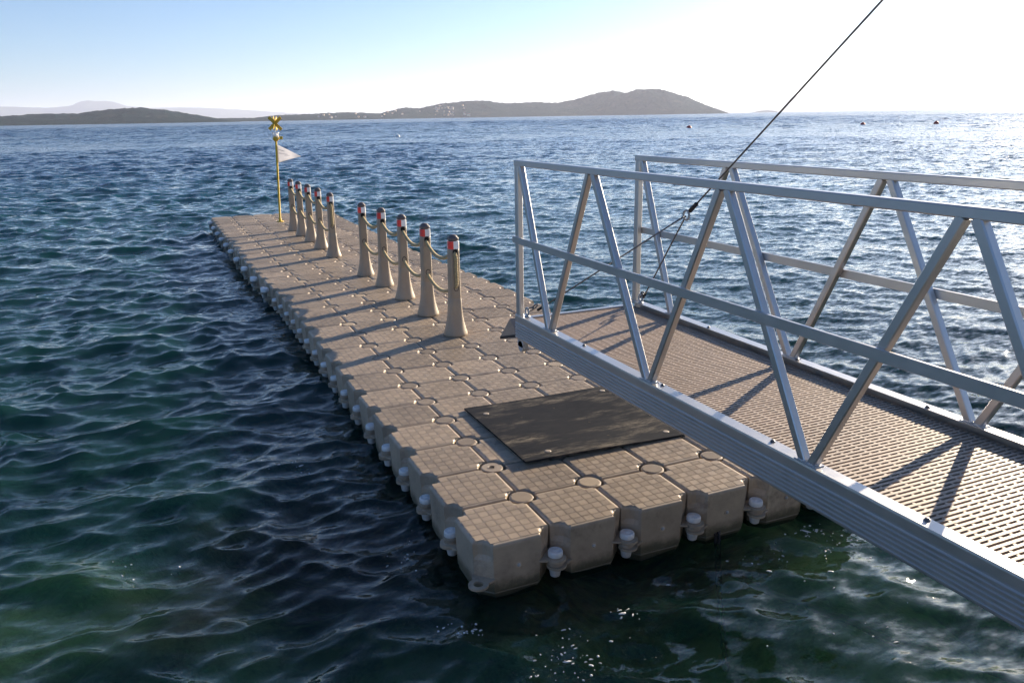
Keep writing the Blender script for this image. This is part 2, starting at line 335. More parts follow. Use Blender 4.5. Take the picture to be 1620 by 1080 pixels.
def hills(name, prof, D, depth, mat, seed, nu=420, nv=46, rough=1.0):
    """prof: (u, top v) of the skyline in the photo; heights are taken above the local shoreline"""
    us = np.linspace(prof[0][0], prof[-1][0], nu)
    top = np.interp(us, [p[0] for p in prof], [p[1] for p in prof])
    k_ = np.array([1, 2, 3, 2, 1.])/9; top = np.convolve(np.pad(top, 2, mode='edge'), k_, 'valid')
    D_ = D(us) if callable(D) else np.full(nu, float(D))
    dirs = [ray(u, 180) for u in us]; az = np.array([math.atan2(d.x, d.y) for d in dirs])
    H = np.array([max(0., (shore_v(u)-v))/F_PX/math.cos(math.atan2(1, 1)*0)*d_ for u, v, d_ in zip(us, top, D_)])*1.0
    # pixel heights off the optical axis subtend slightly less
    H *= np.array([1/math.hypot(1, (u-810)/F_PX)**1 for u in us])*1.02*((D_+.62*depth)/D_)
    n1, n2, n3 = value_noise(seed), value_noise(seed+1), value_noise(seed+2)
    V = np.linspace(-1, 1, nv); ridge = 0.0
    r = D_[:, None]+depth*(V[None, :]+1)*.5
    A = az[:, None]+0*r; X = CAM.x+r*np.sin(A); Y = CAM.y+r*np.cos(A)
    tt = (V[None, :]+1)*.5; shape = np.sin(np.clip(tt/.62, 0, 1)*math.pi/2)**.9*np.where(tt > .62, np.cos((tt-.62)/.38*math.pi/2), 1)
    Lc = D_[:, None]*.05
    gul = 1-.30*np.abs(n1(X/Lc*.9, Y/Lc*.9))*np.clip((.60-tt)/.25, 0, 1)*(tt > 0.02)-.20*np.abs(n2(X/Lc*3, Y/Lc*3))*np.clip((.64-tt)/.2, 0.25, 1)
    Z = WZ+H[:, None]*shape*gul+rough*(H[:, None] > 1)*np.clip(H[:, None]/20, 0, 1)*n3(X/9, Y/9)*2.6*shape-1.5*(tt < .01)-4*(tt > .99)
    v = np.stack([X, Y, Z], -1); f = [(i*nv+j, i*nv+j+1, (i+1)*nv+j+1, (i+1)*nv+j) for i in range(nu-1) for j in range(nv-1)]
    me = bpy.data.meshes.new(name); me.from_pydata(v.reshape(-1, 3).tolist(), [], f); me.polygons.foreach_set('use_smooth', [True]*len(f)); me.materials.append(mat)
    o = tag(link(name, me), kind='structure'); return o, us, v
isl_D = lambda u: np.interp(u, [280, 500, 700, 1154], [2300, 2500, 2900, 3400])
hills('headland', [(-260, 196), (-120, 192), (0, 197), (60, 192), (110, 191), (160, 185), (200, 181), (225, 179.5), (260, 182), (300, 186.5), (335, 191), (380, 196)], 1900, 700, HM, 3)
_, isl_u, isl_v = hills('island', [(300, 196.5), (340, 192), (400, 189.5), (440, 184), (500, 180), (540, 177), (600, 178), (640, 169), (665, 169.5), (700, 162), (740, 158.5), (770, 158), (800, 162), (850, 160), (880, 161), (910, 156), (945, 147), (972, 143), (990, 147), (1010, 152), (1050, 158), (1100, 170), (1120, 176.5)], isl_D, 900, HM, 13, nu=640)
hills('wooded_hill', [(905, 178), (930, 168), (960, 156), (985, 147.5), (1005, 142), (1030, 140), (1055, 143.5), (1085, 152), (1115, 164), (1140, 171.5), (1156, 176.5)], 3100, 700, HM, 29, nu=360)
hills('mountain_range', [(-300, 190), (0, 183), (70, 184), (115, 180), (128, 174), (142, 171.5), (165, 172), (182, 173), (200, 178.5), (235, 181), (300, 178), (400, 179), (500, 182), (560, 186)], 14000, 2500, HF, 41)
hills('mountain_range', [(1110, 176), (1150, 163), (1200, 160), (1240, 155), (1280, 152), (1330, 153), (1380, 156), (1430, 155), (1500, 162), (1550, 168), (1640, 172), (1800, 176)], 17000, 2500, HF, 51)
hills('mountain_range', [(1530, 176), (1570, 168), (1610, 162), (1680, 154), (1800, 158), (1900, 165)], 12500, 2000, HF, 61, nu=200)
hills('islet', [(1188, 176), (1200, 173.4), (1214, 172.6), (1226, 174), (1238, 176)], 6000, 240, HM, 71, nu=80, nv=20, rough=.5)

# ------------------------------------------------------------------ village houses on the island
MAT['hw1'] = plastic('house render white', (.62, .56, .50), .8, .1); MAT['hw2'] = plastic('house render ochre', (.62, .50, .38), .8, .08)
MAT['hroof'] = plastic('roof tile', (.36, .15, .09), .8, .2)
def house_mesh(mat):
    m = MB(); m.box((-.5, -.5, -.6), (.5, .5, .62)); w = m.mesh('wall'); w.materials.append(MAT[mat])
    m = MB(); m.add([(-.56, -.56, .6), (.56, -.56, .6), (.56, .56, .6), (-.56, .56, .6), (-.56, 0, .95), (.56, 0, .95)], [(0, 1, 5, 4), (2, 3, 4, 5), (0, 4, 3), (1, 2, 5), (3, 2, 1, 0)]); r = m.mesh('roof'); r.materials.append(MAT['hroof']); return w, r
HMESH = [house_mesh('hw1'), house_mesh('hw2')]
def put_house(u, tv, k, s):
    i = int(np.argmin(abs(isl_u-u))); j = int(tv*45); p = isl_v[i, j]
    e = empty('house', (p[0], p[1], p[2]+.6*s)); e.scale = (s*1.5, s*1.1, s); e.rotation_euler.z = random.uniform(0, 3.1)
    link('wall', HMESH[k][0], e); link('roof', HMESH[k][1], e)
    tag(e, ('small white house' if k == 0 else 'small ochre house')+' with a tiled roof among trees in the village across the sea', 'house', 'houses of the village across the sea')
for q in range(46):
    u = random.gauss(704, 20) if q < 32 else random.uniform(500, 640)
    if not 480 < u < 760: continue
    put_house(u, random.uniform(.05, .42), 0 if random.random() < .6 else 1, random.uniform(2.6, 4.6))
for u, t_ in ((735, .05), (741, .04), (690, .35), (694, .30), (716, .2)): put_house(u, t_, 0, 6)

# ------------------------------------------------------------------ FLOATING DOCK
def cube_outline(inset, arc):
    """24 points: the square with its corners bitten out round the connector (arc = 1) or cut flat (arc = 0)"""
    h = .2465-inset; r = .092-inset*.2; pts = []
    for c in range(4):
        a0 = math.pi/2*c
        for k in range(6):
            t = k/5; th = math.pi/2*t          # local corner at (h, -h) walking to +y
            ax, ay = h-r*math.sin(th) if False else 0, 0
            ex, ey = h-r, -h; fx, fy = h, -h+r
            lx, ly = ex+(fx-ex)*t, ey+(fy-ey)*t
            ca, sa = h-r*math.cos(th), -h+r*math.sin(th)
            x = lx+(ca-lx)*arc; y = ly+(sa-ly)*arc
            pts.append((x*math.cos(a0)-y*math.sin(a0), x*math.sin(a0)+y*math.cos(a0)))
    return pts
def make_cube_mesh():
    m = MB(); rings = []
    for z, ins, arc in ((-.40, .060, 0), (-.385, .044, 0), (-.325, .016, 0), (-.318, .019, 0), (-.310, .019, 0), (-.303, .011, 0), (-.15, .007, .0), (-.115, .005, .35), (-.085, .004, 1), (-.022, .001, 1), (-.010, .003, 1), (-.003, .008, 1), (0, .016, 1)):
        rings.append([(x, y, z) for x, y in cube_outline(ins, arc)])
    m.loft(rings, 0)
    # raised basket-weave tread
    nT, half = 7, .226; w = 2*half/nT
    for a in range(nT):
        for b in range(nT):
            cx, cy = -half+w*(a+.5), -half+w*(b+.5)
            if math.hypot(abs(cx)-.2465, abs(cy)-.2465) < .112: continue
            s = w*.45
            if (a+b) % 2:
                for k in range(5):
                    y = cy-s+(k+.5)*2*s/5; e = s/5*.66
                    m.box((cx-s, y-e, -.001), (cx+s, y+e, .0034))
            else:
                for k in range(5):
                    x = cx-s+(k+.5)*2*s/5; e = s/5*.54
                    m.box((x-e, cy-s, -.001), (x+e, cy+s, .0034))
    # connector lugs, one height per corner so that four neighbours stack
    for c in range(4):
        a0 = math.pi/2*c; cx, cy = .25, -.25; x, y = cx*math.cos(a0)-cy*math.sin(a0), cx*math.sin(a0)+cy*math.cos(a0)
        z = -.170-.016*c; n = 14; ro, ri = .060, .030; d = Vector((-x, -y, 0)).normalized(); ix, iy = x+d.x*.06, y+d.y*.06
        O = [(x+ro*math.cos(2*math.pi*k/n), y+ro*math.sin(2*math.pi*k/n)) for k in range(n)]; I = [(x+ri*math.cos(2*math.pi*k/n), y+ri*math.sin(2*math.pi*k/n)) for k in range(n)]
        m.loft([[(*p, z-.014) for p in I], [(*p, z-.014) for p in O], [(*p, z) for p in O], [(*p, z) for p in I], [(*p, z-.014) for p in I]], 0, False, False, False)
        px, py = -d.y, d.x
        q = [(x+d.x*.034+px*.055, y+d.y*.034+py*.055), (x+d.x*.034-px*.055, y+d.y*.034-py*.055), (x+d.x*.085-px*.075, y+d.y*.085-py*.075), (x+d.x*.085+px*.075, y+d.y*.085+py*.075)]
        m.loft([[(*p, z-.013) for p in q], [(*p, z-.001) for p in q]], 0)
    me = m.mesh('float_cube'); me.materials.append(MAT['cube']); return me
CUBE = make_cube_mesh()
dock = tag(empty('floating_dock', (0, 0, 0)), 'long taupe modular plastic floating dock with basket-weave treads and white edge bolts', 'dock')
cubes = {}
for i in range(NI):
    for j in range(NJ):
        o = link('float_cube', CUBE, dock); a, b = node(i, j), node(i+1, j+1)
        o.location = (i*P+.25+(bend(j)+bend(j+1))/2, j*P+.25, (heave(j)+heave(j+1))/2+random.uniform(-.003, .003))
        o.rotation_euler = (math.atan2(heave(j+1)-heave(j), P)+random.uniform(-.004, .004), random.uniform(-.005, .005), random.uniform(-.004, .004)); cubes[i, j] = o
# bungs in the front faces
m = MB(); m.loft([[(.020*math.cos(a), y, .020*math.sin(a)) for a in [2*math.pi*k/14 for k in range(14)]] for y in (.003, -.002)], 0)
m.loft([[(r_*math.cos(a), y, r_*math.sin(a)) for a in [2*math.pi*k/10 for k in range(10)]] for r_, y in ((.012, -.001), (.010, -.009), (.004, -.010))], 1, True)
PLUG = m.mesh('bung'); PLUG.materials.append(MAT['cube']); PLUG.materials.append(MAT['galv'])
for i in range(NI): link('bung', PLUG, cubes[i, 0], (.01, -.2405, -.165))
# connector caps between four floats
def cap_mesh(hole):
    m = MB(); r = .080; prof = [(r-.012, -.06), (r, -.05), (r, -.010), (r-.003, -.006), (r-.010, -.004)]
    if hole: prof += [(.030, -.004), (.027, -.006)]
    m.lathe(prof, 28, mi=0, smooth=False)
    if hole:
        m.lathe([(.020, -.0055), (.020, -.0050)], 14, mi=1); m.lathe([(.024, -.004), (.024, -.0005), (.021, -.0005), (.021, -.004)], 16, mi=0, cap0=False, cap1=False)
    else:
        for k in range(-5, 6):
            x = k*.0125; hl = math.sqrt(max(0, .066**2-x*x))
            if hl > .01: m.box((x-.0036, -hl, -.005), (x+.0036, hl, -.0006))
    me = m.mesh('connector_cap'); me.materials.append(MAT['lug']); me.materials.append(MAT['hole']); return me
CAPM, CAPH = cap_mesh(False), cap_mesh(True)
BOL = [(3, j) for j in (9, 11, 13, 15, 17, 21, 23, 25, 27, 29)]
for i in range(1, NI):
    for j in range(1, NJ):
        if (i, j) in BOL: continue
        o = link('connector_cap', CAPH if (i, j) in ((1, 2), (4, 4), (2, 19)) else CAPM, dock, node(i, j)+Vector((0, 0, random.uniform(-.003, .002)))); o.rotation_euler.z = random.uniform(0, 3.14)
# white edge bolts
m = MB()
m.lathe([(.020, -.300), (.030, -.293), (.037, -.250), (.042, -.246), (.042, -.232)], 18, mi=0)
m.lathe([(.046, -.228), (.050, -.224), (.050, -.200), (.047, -.197), (.050, -.194), (.050, -.168), (.047, -.164)], 20, mi=1)
m.lathe([(.042, -.166), (.046, -.160), (.046, -.138), (.043, -.131), (.040, -.128), (.036, -.1285), (.033, -.131), (.012, -.128), (.010, -.124)], 20, mi=0)
for k in range(3):
    a = k*math.pi/3; m.bar((-.034*math.cos(a), -.034*math.sin(a), -.1315), (.034*math.cos(a), .034*math.sin(a), -.1315), .008, .007)
BOLT = m.mesh('edge_bolt'); BOLT.materials.append(MAT['white']); BOLT.materials.append(MAT['lug'])
m = MB(); m.lathe([(.03, -.26), (.03, -.10), (.050, -.118), (.060, -.108), (.062, -.075), (.055, -.052), (.034, -.042), (.01, -.038)], 20)
BUFF = m.mesh('edge_bolt'); BUFF.materials.append(MAT['white'])
for j in range(0, NJ+1):
    for i in (0, NI):
        if j == 0: continue
        tall = i == 0 and j >= 17 and j % 2 == 1
        o = link('edge_bolt', BUFF if tall else BOLT, dock, node(i, j)+Vector((-.045 if tall else (.012 if i == 0 else -.012), 0, .0))); o.rotation_euler = (random.uniform(-.03, .03), random.uniform(-.03, .03), random.uniform(0, 3))
for i in range(1, NI):
    for j in (0, NJ):
        o = link('edge_bolt', BOLT, dock, node(i, j)+Vector((0, .010 if j == 0 else -.010, 0))); o.rotation_euler = (random.uniform(-.04, .04), random.uniform(-.04, .04), random.uniform(0, 3))

# ------------------------------------------------------------------ LANDING MAT
MC = [(.715, 2.125), (.715, .900), (2.035, .862), (2.075, 2.095)]
mat_o = tag(empty('landing_mat', (1.38, 1.5, 0)), 'black weathered rubber board with dusty tan streaks lying flat on the dock', 'mat')
m = MB(); nn_ = 12; top = []; bot = []
def mz(s, t): return .027+.012*(1-s)*(1-t)+.004*math.sin(s*5+t*3)
g = {}
for a in range(nn_+1):
    for b in range(nn_+1):
        s_, t_ = a/nn_, b/nn_
        p = [(MC[1][k]*(1-s_)+MC[2][k]*s_)*(1-t_)+(MC[0][k]*(1-s_)+MC[3][k]*s_)*t_ for k in (0, 1)]
        g[a, b] = (p[0]-1.38, p[1]-1.5, mz(s_, t_))
idx = {k: q for q, k in enumerate(g)}; N_ = len(g)
vv = [g[k] for k in g]+[(x, y, z-.014) for x, y, z in g.values()]
ff = [(idx[a, b], idx[a+1, b], idx[a+1, b+1], idx[a, b+1]) for a in range(nn_) for b in range(nn_)]
ff += [tuple(N_+q for q in reversed(f)) for f in ff]
edge = [(a, 0) for a in range(nn_)]+[(nn_, b) for b in range(nn_)]+[(nn_-a, nn_) for a in range(nn_)]+[(0, nn_-b) for b in range(nn_)]
for q, k in enumerate(edge):
    k2 = edge[(q+1) % len(edge)]; ff.append((idx[k], N_+idx[k], N_+idx[k2], idx[k2]))
m.add(vv, ff); m.build('board', 'mat', mat_o)
for s_, t_ in ((.10, .80), (.15, .10), (.93, .12), (.90, .93)):
    a, b = round(s_*nn_), round(t_*nn_); p = g[a, b]
    m = MB(); m.lathe([(.024, -.003), (.024, .001), (.021, .0022), (.008, .0025)], 16); o = m.build('washer', 'lug', mat_o, p)
for s_, t_ in ((.22, .66), (.2, .3), (.48, .78), (.56, .4), (.8, .85), (.86, .5), (.62, .15)):
    a, b = round(s_*nn_), round(t_*nn_); p = g[a, b]
    m = MB(); m.lathe([(.009, -.001), (.009, .0012)], 10); m.build('bolt_hole', 'hole', mat_o, p)
for k_, (x_, y_) in enumerate(((-.5, .5), (-.5, -.4), (.1, -.45), (.1, .3), (.55, .45), (.55, -.5))):
    m = MB(); m.box((-.05, -.05, -.001), (.05, .05, .016), bev=.003); m.build('spacer', 'blackrub', mat_o, (x_, y_, .0))

# ------------------------------------------------------------------ BOLLARDS AND ROPES
HB = 1.135; Z_UP, Z_LO = .945, .545
def bollard_parts():
    m = MB(); n = 32; rings = []
    def ring(z, w, sq):
        out = []
        for k in range(n):
            a = 2*math.pi*k/n+math.pi/n; c, s = math.cos(a), math.sin(a); e = 2+sq*5
            rr = w/((abs(c)**e+abs(s)**e)**(1/e)); out.append((rr*c, rr*s, z))
        return out
    for z, w, sq in ((0, .132, 0), (.012, .137, 0), (.03, .134, 0), (.08, .118, 0), (.14, .101, .05), (.20, .087, .15), (.27, .076, .3), (.34, .069, .5), (.42, .0645, .7), (.425, .062, .7), (.43, .062, .7), (.95, .056, .7), (.985, .055, .7)):
        rings.append(ring(z, w, sq))
    m.loft(rings, 0, True); post = m.mesh('post'); post.materials.append(MAT['bollard'])
    m = MB(); n4 = 32
    lo, hi = ring(.980, .0585, .5), ring(1.066, .0585, .5)
    for k in range(n4):
        k2 = (k+1) % n4; a = 2*math.pi*(k+.5)/n4; mi = 0 if ((a-R(152)) % math.pi) < R(96) else 1
        m.add([lo[k], lo[k2], hi[k2], hi[k]], [(0, 1, 2, 3)], mi, False)
    m.add(hi, [tuple(range(n4))], 1); m.add(lo, [tuple(reversed(range(n4)))], 1)
    band = m.mesh('reflective_band'); band.materials.append(MAT['red']); band.materials.append(MAT['bandwhite'])
    m = MB(); m.loft([ring(1.060, .048, .2), ring(1.072, .048, .2), ring(1.075, .057, .3), ring(1.090, .059, .3), ring(1.106, .055, .2), ring(1.109, .047, .2), ring(1.113, .047, .1), ring(1.126, .040, 0), ring(1.134, .022, 0), ring(1.136, .008, 0)], 0, True)
    cap = m.mesh('cap'); cap.materials.append(MAT['cap'])
    gro = []
    for zz in (Z_UP, Z_LO):
        for sgn in (-1, 1):
            m = MB(); m.loft([[(r_*math.cos(a), sgn*y, zz+r_*1.25*math.sin(a)) for a in [sgn*-2*math.pi*k/16 for k in range(16)]] for r_, y in ((.030, .045), (.030, .0605), (.026, .0625), (.022, .060))], 0, True)
            g_ = m.mesh('rope_grommet'); g_.materials.append(MAT['hole']); gro.append(g_)
    return post, band, cap, *gro
BP = bollard_parts()
ordw = ['first', 'second', 'third', 'fourth', 'fifth']
for q, (i, j) in enumerate(BOL):
    e = empty('bollard', node(i, j)); e.rotation_euler = (random.uniform(-.006, .006), random.uniform(-.006, .006), R(random.uniform(-4, 4)))
    for nm, me in zip(('post', 'reflective_band', 'cap')+('rope_grommet',)*4, BP): link(nm, me, e)
    if q < 5: lb = 'flared taupe bollard with red and white band, %s from the black mat in its row' % ordw[q]
    else: lb = 'flared taupe bollard with red and white band, %s from the yellow flagpole in its row' % ordw[9-q]
    tag(e, lb, 'bollard', 'roped bollards along the dock')
def sag(a, b, d, n=26): return [a.lerp(b, k/n)-Vector((0, 0, d*4*(k/n)*(1-k/n))) for k in range(n+1)]
def rope(js, label):
    pts = []; seq = [node(3, j) for j in js]
    off = Vector((0, .03, 0))
    up_ = [p+Vector((0, 0, Z_UP)) for p in seq]; lo_ = [p+Vector((0, 0, Z_LO)) for p in seq]
    path = []
    for k in range(len(seq)-1): path += sag(up_[k], up_[k+1], .125+.02*random.random())[:-1]
    path.append(up_[-1]); e = up_[-1]; e2 = lo_[-1]                     # loop at the far end
    path += [e+Vector((0, .062, -.012)), e+Vector((.0, .078, -.05))]+[(e+Vector((0, .078, -.05))).lerp(e2+Vector((0, .078, .05)), t) for t in (.25, .5, .75)]+[e2+Vector((0, .078, .05)), e2+Vector((0, .062, .012)), e2]
    for k in range(len(seq)-1, 0, -1): path += sag(lo_[k], lo_[k-1], .115+.02*random.random())[1:]
    s0, s1 = lo_[0], up_[0]                                            # loop at the near end, towards the gangway
    path += [s0+Vector((0, -.062, .012)), s0+Vector((.004, -.078, .05))]+[(s0+Vector((.004, -.078, .05))).lerp(s1+Vector((.004, -.078, -.05)), t) for t in (.25, .5, .75)]+[s1+Vector((.004, -.078, -.05)), s1+Vector((0, -.062, -.012)), s1+Vector((0, -.02, 0))]
    # resample
    P_ = np.array([tuple(p) for p in path]); d = np.r_[0, np.cumsum(np.linalg.norm(np.diff(P_, axis=0), axis=1))]
    t = np.arange(0, d[-1], .0085); Q = np.stack([np.interp(t, d, P_[:, k]) for k in range(3)], 1)
    k_ = np.array([1, 2, 1.])/4
    for _ in range(4): Q[1:-1] = Q[:-2]*.25+Q[1:-1]*.5+Q[2:]*.25
    T = np.gradient(Q, axis=0); T /= np.linalg.norm(T, axis=1)[:, None]
    sx = np.array([1, 0, 0.])[None, :]-T*T[:, :1]; sx /= np.linalg.norm(sx, axis=1)[:, None]; sy = np.cross(T, sx)
    m = MB()
    for s_ in range(3):
        ph = 2*math.pi*t/.085+s_*2*math.pi/3; C_ = Q+.0108*(sx*np.cos(ph)[:, None]+sy*np.sin(ph)[:, None])
        n = 6; ang = 2*math.pi*np.arange(n)/n
        rings = C_[:, None, :]+.0120*(sx[:, None, :]*np.cos(ang)[None, :, None]+sy[:, None, :]*np.sin(ang)[None, :, None])
        m.loft([[tuple(p) for p in r_] for r_ in rings], 0, True)
    tag(m.build('rope', 'rope'), label, 'rope', 'ropes threaded through bollards')
rope([9, 11, 13, 15, 17], 'twisted beige rope sagging in two tiers between the bollards near the black mat')
rope([21, 23, 25, 27, 29], 'twisted beige rope sagging in two tiers between the bollards beside the flagpole')

# ------------------------------------------------------------------ FLAGPOLE
fp = node(3, 32.6)-Vector((.03, 0, 0)); fe = tag(empty('flagpole', fp), 'yellow marker pole with X topmark, lantern and white pennant on the dock', 'flagpole')
fe.rotation_euler = (0, R(2.2), 0)
m = MB(); m.lathe([(.09, 0), (.09, .012), (.034, .014), (.034, .07), (.025, .075), (.023, 1.93)], 16); m.build('pole', 'yellow', fe)
m = MB(); m.lathe([(.024, 1.88), (.05, 1.90), (.075, 1.935), (.078, 1.975), (.06, 1.99)], 18); lan = m.build('lantern', 'yellow', fe)
m = MB(); m.lathe([(.05, 1.985), (.052, 2.02), (.046, 2.05), (.03, 2.065), (.008, 2.068)], 16); m.build('lens', 'bandwhite', lan)
m = MB()
for a in range(4): m.bar((.075*math.cos(a*1.57+.5), .075*math.sin(a*1.57+.5), 1.95), (.082*math.cos(a*1.57+.5), .082*math.sin(a*1.57+.5), 2.09), .012, .012)
m.tube([(.082*math.cos(a), .082*math.sin(a), 2.085) for a in [2*math.pi*k/20 for k in range(20)]], .007, 6, closed=True)
m.build('lantern_cage', 'bandwhite', lan)
m = MB(); m.box((.07, -.06, 1.93), (.15, -.035, 2.0), bev=.004); m.build('solar_panel', 'yellow', lan)
m = MB(); m.bar((0, 0, 2.06), (0, 0, 2.17), .016, .016, upv=(1, 0, 0)); m.build('topmark_stem', 'bandwhite', fe)
xf = R(-24); ux = Vector((math.cos(xf), math.sin(xf), 0)); uz = Vector((0, 0, 1)); cn = Vector((0, 0, 2.29)); nrm = ux.cross(uz)
top_e = None
m = MB()
for sg in (-1, 1):
    d = (ux*sg+uz).normalized(); m.bar(cn-d*.20+nrm*.006*sg, cn+d*.20+nrm*.006*sg, .010, .075, upv=tuple(d.cross(nrm)))
vx = nrm
for sg in (-1, 1):
    d = (vx*sg+uz).normalized(); m.bar(cn-d*.20, cn+d*.20, .010, .075, upv=tuple(d.cross(ux)))
m.build('topmark', 'yellow', fe)
m = MB(); nx, nz = 16, 8; V_ = []; F_ = []
fd = Vector((.985, -.17, 0)).normalized(); fn = Vector((-fd.y, fd.x, 0))
def fpt(a, b):
    t = a; w = .34*(1-t)*.97+.006; zc = 1.60-.035*t
    return fd*(.024+.52*t)+fn*(.022*math.sin(t*7)*t)+Vector((0, 0, zc+w*(b-.5)*1.25-.02*t*t))
for a in range(nx+1):
    for b in range(nz+1): V_.append(tuple(fpt(a/nx, b/nz)))
F_ = [(a*(nz+1)+b, (a+1)*(nz+1)+b, (a+1)*(nz+1)+b+1, a*(nz+1)+b+1) for a in range(nx) for b in range(nz)]
m.add(V_, F_, 0, True); pen = m.build('pennant', 'flag', fe)
md = pen.modifiers.new('cloth', 'SOLIDIFY'); md.thickness = .003
m = MB()
for b0, a0, a1 in ((.72, .05, .30), (.52, .05, .22), (.50, .25, .44), (.40, .30, .52)):       # tiny printed lines
    k = a0
    while k < a1:
        for sd in (-.003, .003):
            q = [Vector(fpt(k, b0))+fn*sd, Vector(fpt(k+.022, b0))+fn*sd, Vector(fpt(k+.022, b0+.035))+fn*sd, Vector(fpt(k, b0+.035))+fn*sd]
            m.add([tuple(x) for x in q], [(0, 1, 2, 3)])
        k += .032
m.build('lettering', 'print', pen)

# ------------------------------------------------------------------ GANGWAY (held up off the dock by its lifting wire)
GX0, GX1, GY0, GY1, GZ = .920, 1.985, 1.504, -4.35, .945
gw = tag(empty('gangway', (1.45, GY0, GZ-.178)), 'aluminium gangway with truss handrails and slotted tan plastic deck', 'gangway')
GO = Vector((1.45, GY0, GZ-.178))
def gb(m, name, mats, parent=None):
    m.v = [(x-GO.x, y-GO.y, z-GO.z) for x, y, z in m.v]; o = m.build(name, mats, parent or gw); return o
for side in (0, 1):
    s = 1 if side == 0 else -1; x0 = GX0 if side == 0 else GX1          # outer face, s points inwards
    prof = [(0, GZ), (.066, GZ), (.066, GZ-.006), (.028, GZ-.006)]
    prof += [(.028, GZ-.172), (.060, GZ-.172), (.060, GZ-.178), (0, GZ-.178)]
    z = GZ-.178; nR = 6; hh = .122/nR
    for k in range(nR):
        prof += [(-.0005, z+hh*.12), (-.0040, z+hh*.28), (-.0040, z+hh*.72), (-.0005, z+hh*.88), (0.003, z+hh*.94), (0.003, z+hh*1.02)]; z += hh
    prof += [(0, GZ-.050), (-.002, GZ-.046), (-.002, GZ-.010)]
    m = MB(); ring = lambda y: [(x0+s*a, y, b) for a, b in (prof if side == 1 else prof[::-1])]
    m.loft([ring(GY1), ring(GY0)], 0); bm_o = gb(m, 'side_beam', 'alu')
    xm = x0+s*.030
    # kerb lip on the inside of the beam top
    # hex bolts along the flange
    for y in np.arange(GY0-.98, GY1+.3, -.86):
        m = MB(); m.lathe([(.012, GZ-.001), (.012, GZ+.004), (.008, GZ+.0045), (.008, GZ+.010), (.003, GZ+.0105)], 6, c=(x0+s*.045, y+random.uniform(-.03, .03), 0)); gb(m, 'flange_bolt', 'steel', bm_o).location = -Vector((0, 0, 0))
    zt = GZ+1.10
    m = MB(); m.bar((xm, GY1, zt), (xm, GY0+.012, zt), .042, .040); gb(m, 'top_rail', 'alu')
    m = MB(); xo = xm-s*.029; m.bar((xo, GY1, GZ+.558), (xo, GY0+.018, GZ+.558), .016, .048); gb(m, 'mid_rail', 'alu')
    m = MB(); m.bar((xm, GY0-.022, GZ-.002), (xm, GY0-.022, zt-.018), .040, .058, upv=(0, 1, 0)); gb(m, 'end_post', 'alu')
    bots = [.527, 1.752, 2.965, 4.19, 5.42]; tops = [.075, 1.08, 2.317, 3.554, 4.79]
    for k in range(len(bots)):
        e = .026
        m = MB(); m.bar((xm, GY0-tops[k]-(e if k else -.01), zt-.016), (xm, GY0-bots[k]+e*.8, GZ-.004), .040, .040, upv=(1, 0, 0)); gb(m, 'diagonal', 'alu')
        if k+1 < len(tops):
            m = MB(); m.bar((xm, GY0-bots[k]-e*.8, GZ-.004), (xm, GY0-tops[k+1]+e, zt-.016), .040, .040, upv=(1, 0, 0)); gb(m, 'diagonal', 'alu')
    for bb in bots:
        m = MB(); m.box((xm-.026, GY0-bb-.062, GZ-.001), (xm+.026, GY0-bb+.062, GZ+.0045), bev=.002)
        for e_ in (-1, 1): m.tube([(xm+.024*math.cos(t_)*(1 if True else 0), GY0-bb+e_*.024+.026*math.sin(t_), GZ+.007) for t_ in [2*math.pi*k/12 for k in range(12)]], .004, 5, closed=True)
        gb(m, 'weld_pad', 'alu')
    # roller bracket and wheel under the beam end
    m = MB(); m.box((x0+s*.006 if s > 0 else x0-.034, GY0-.12, GZ-.236), (x0+.034 if s > 0 else x0-.006, GY0-.02, GZ-.176)); gb(m, 'roller_bracket', 'galv')
    m = MB(); m.loft([[(x, GY0-.072+r_*math.cos(a), GZ-.232+r_*math.sin(a)) for a in [2*math.pi*k/20 for k in range(20)]] for x, r_ in ((x0+s*.006, .034), (x0+s*.006, .042), (x0+s*.05, .042), (x0+s*.05, .034))], 0); gb(m, 'roller', 'galv')
# deck panels: slotted grating
DX0, DX1, DZ = GX0+.062, GX1-.062, GZ-.036
pitch = .0262; rows = 14; plen = rows*pitch
y = GY0-.045; pn = 0
while y-plen > GY1:
    m = MB()
    for k in range(rows):
        ya = y-k*pitch; m.box((DX0, ya-.0140, DZ-.022), (DX1, ya, DZ))
        if k < rows-1:
            xs = [DX0+.004+.112*q for q in range(9)]
            if (k % 2) == 0: xs += [v+.056 for v in xs[:-1]]
            else: xs = [v+.028*(1 if (k//2) % 2 else -1)*0 for v in xs]
            for xq in xs:
                xq += .006*((k % 3)-1)*0
                m.box((xq-.0065, ya-.0262, DZ-.020), (xq+.0065, ya-.0140, DZ-.0012))
    o = gb(m, 'deck_panel', 'deck'); y -= plen; pn += 1
for yy in np.arange(GY0-.06, GY1, -.62):
    m = MB(); m.bar((GX0+.02, yy-.02, GZ-.092), (GX1-.02, yy-.02, GZ-.092), .04, .06); gb(m, 'cross_beam', 'alu')
for yy in (DX0+.03, (DX0+DX1)/2, DX1-.03):
    m = MB(); m.bar((yy, GY0-.03, GZ-.0745), (yy, GY1+.02, GZ-.0745), .03, .030); gb(m, 'deck_bearer', 'alu')
m = MB(); m.box((GX0+.066, GY0-.042, GZ-.06), (GX1-.066, GY0-.003, GZ-.026), bev=.003); gb(m, 'nosing', 'alu')
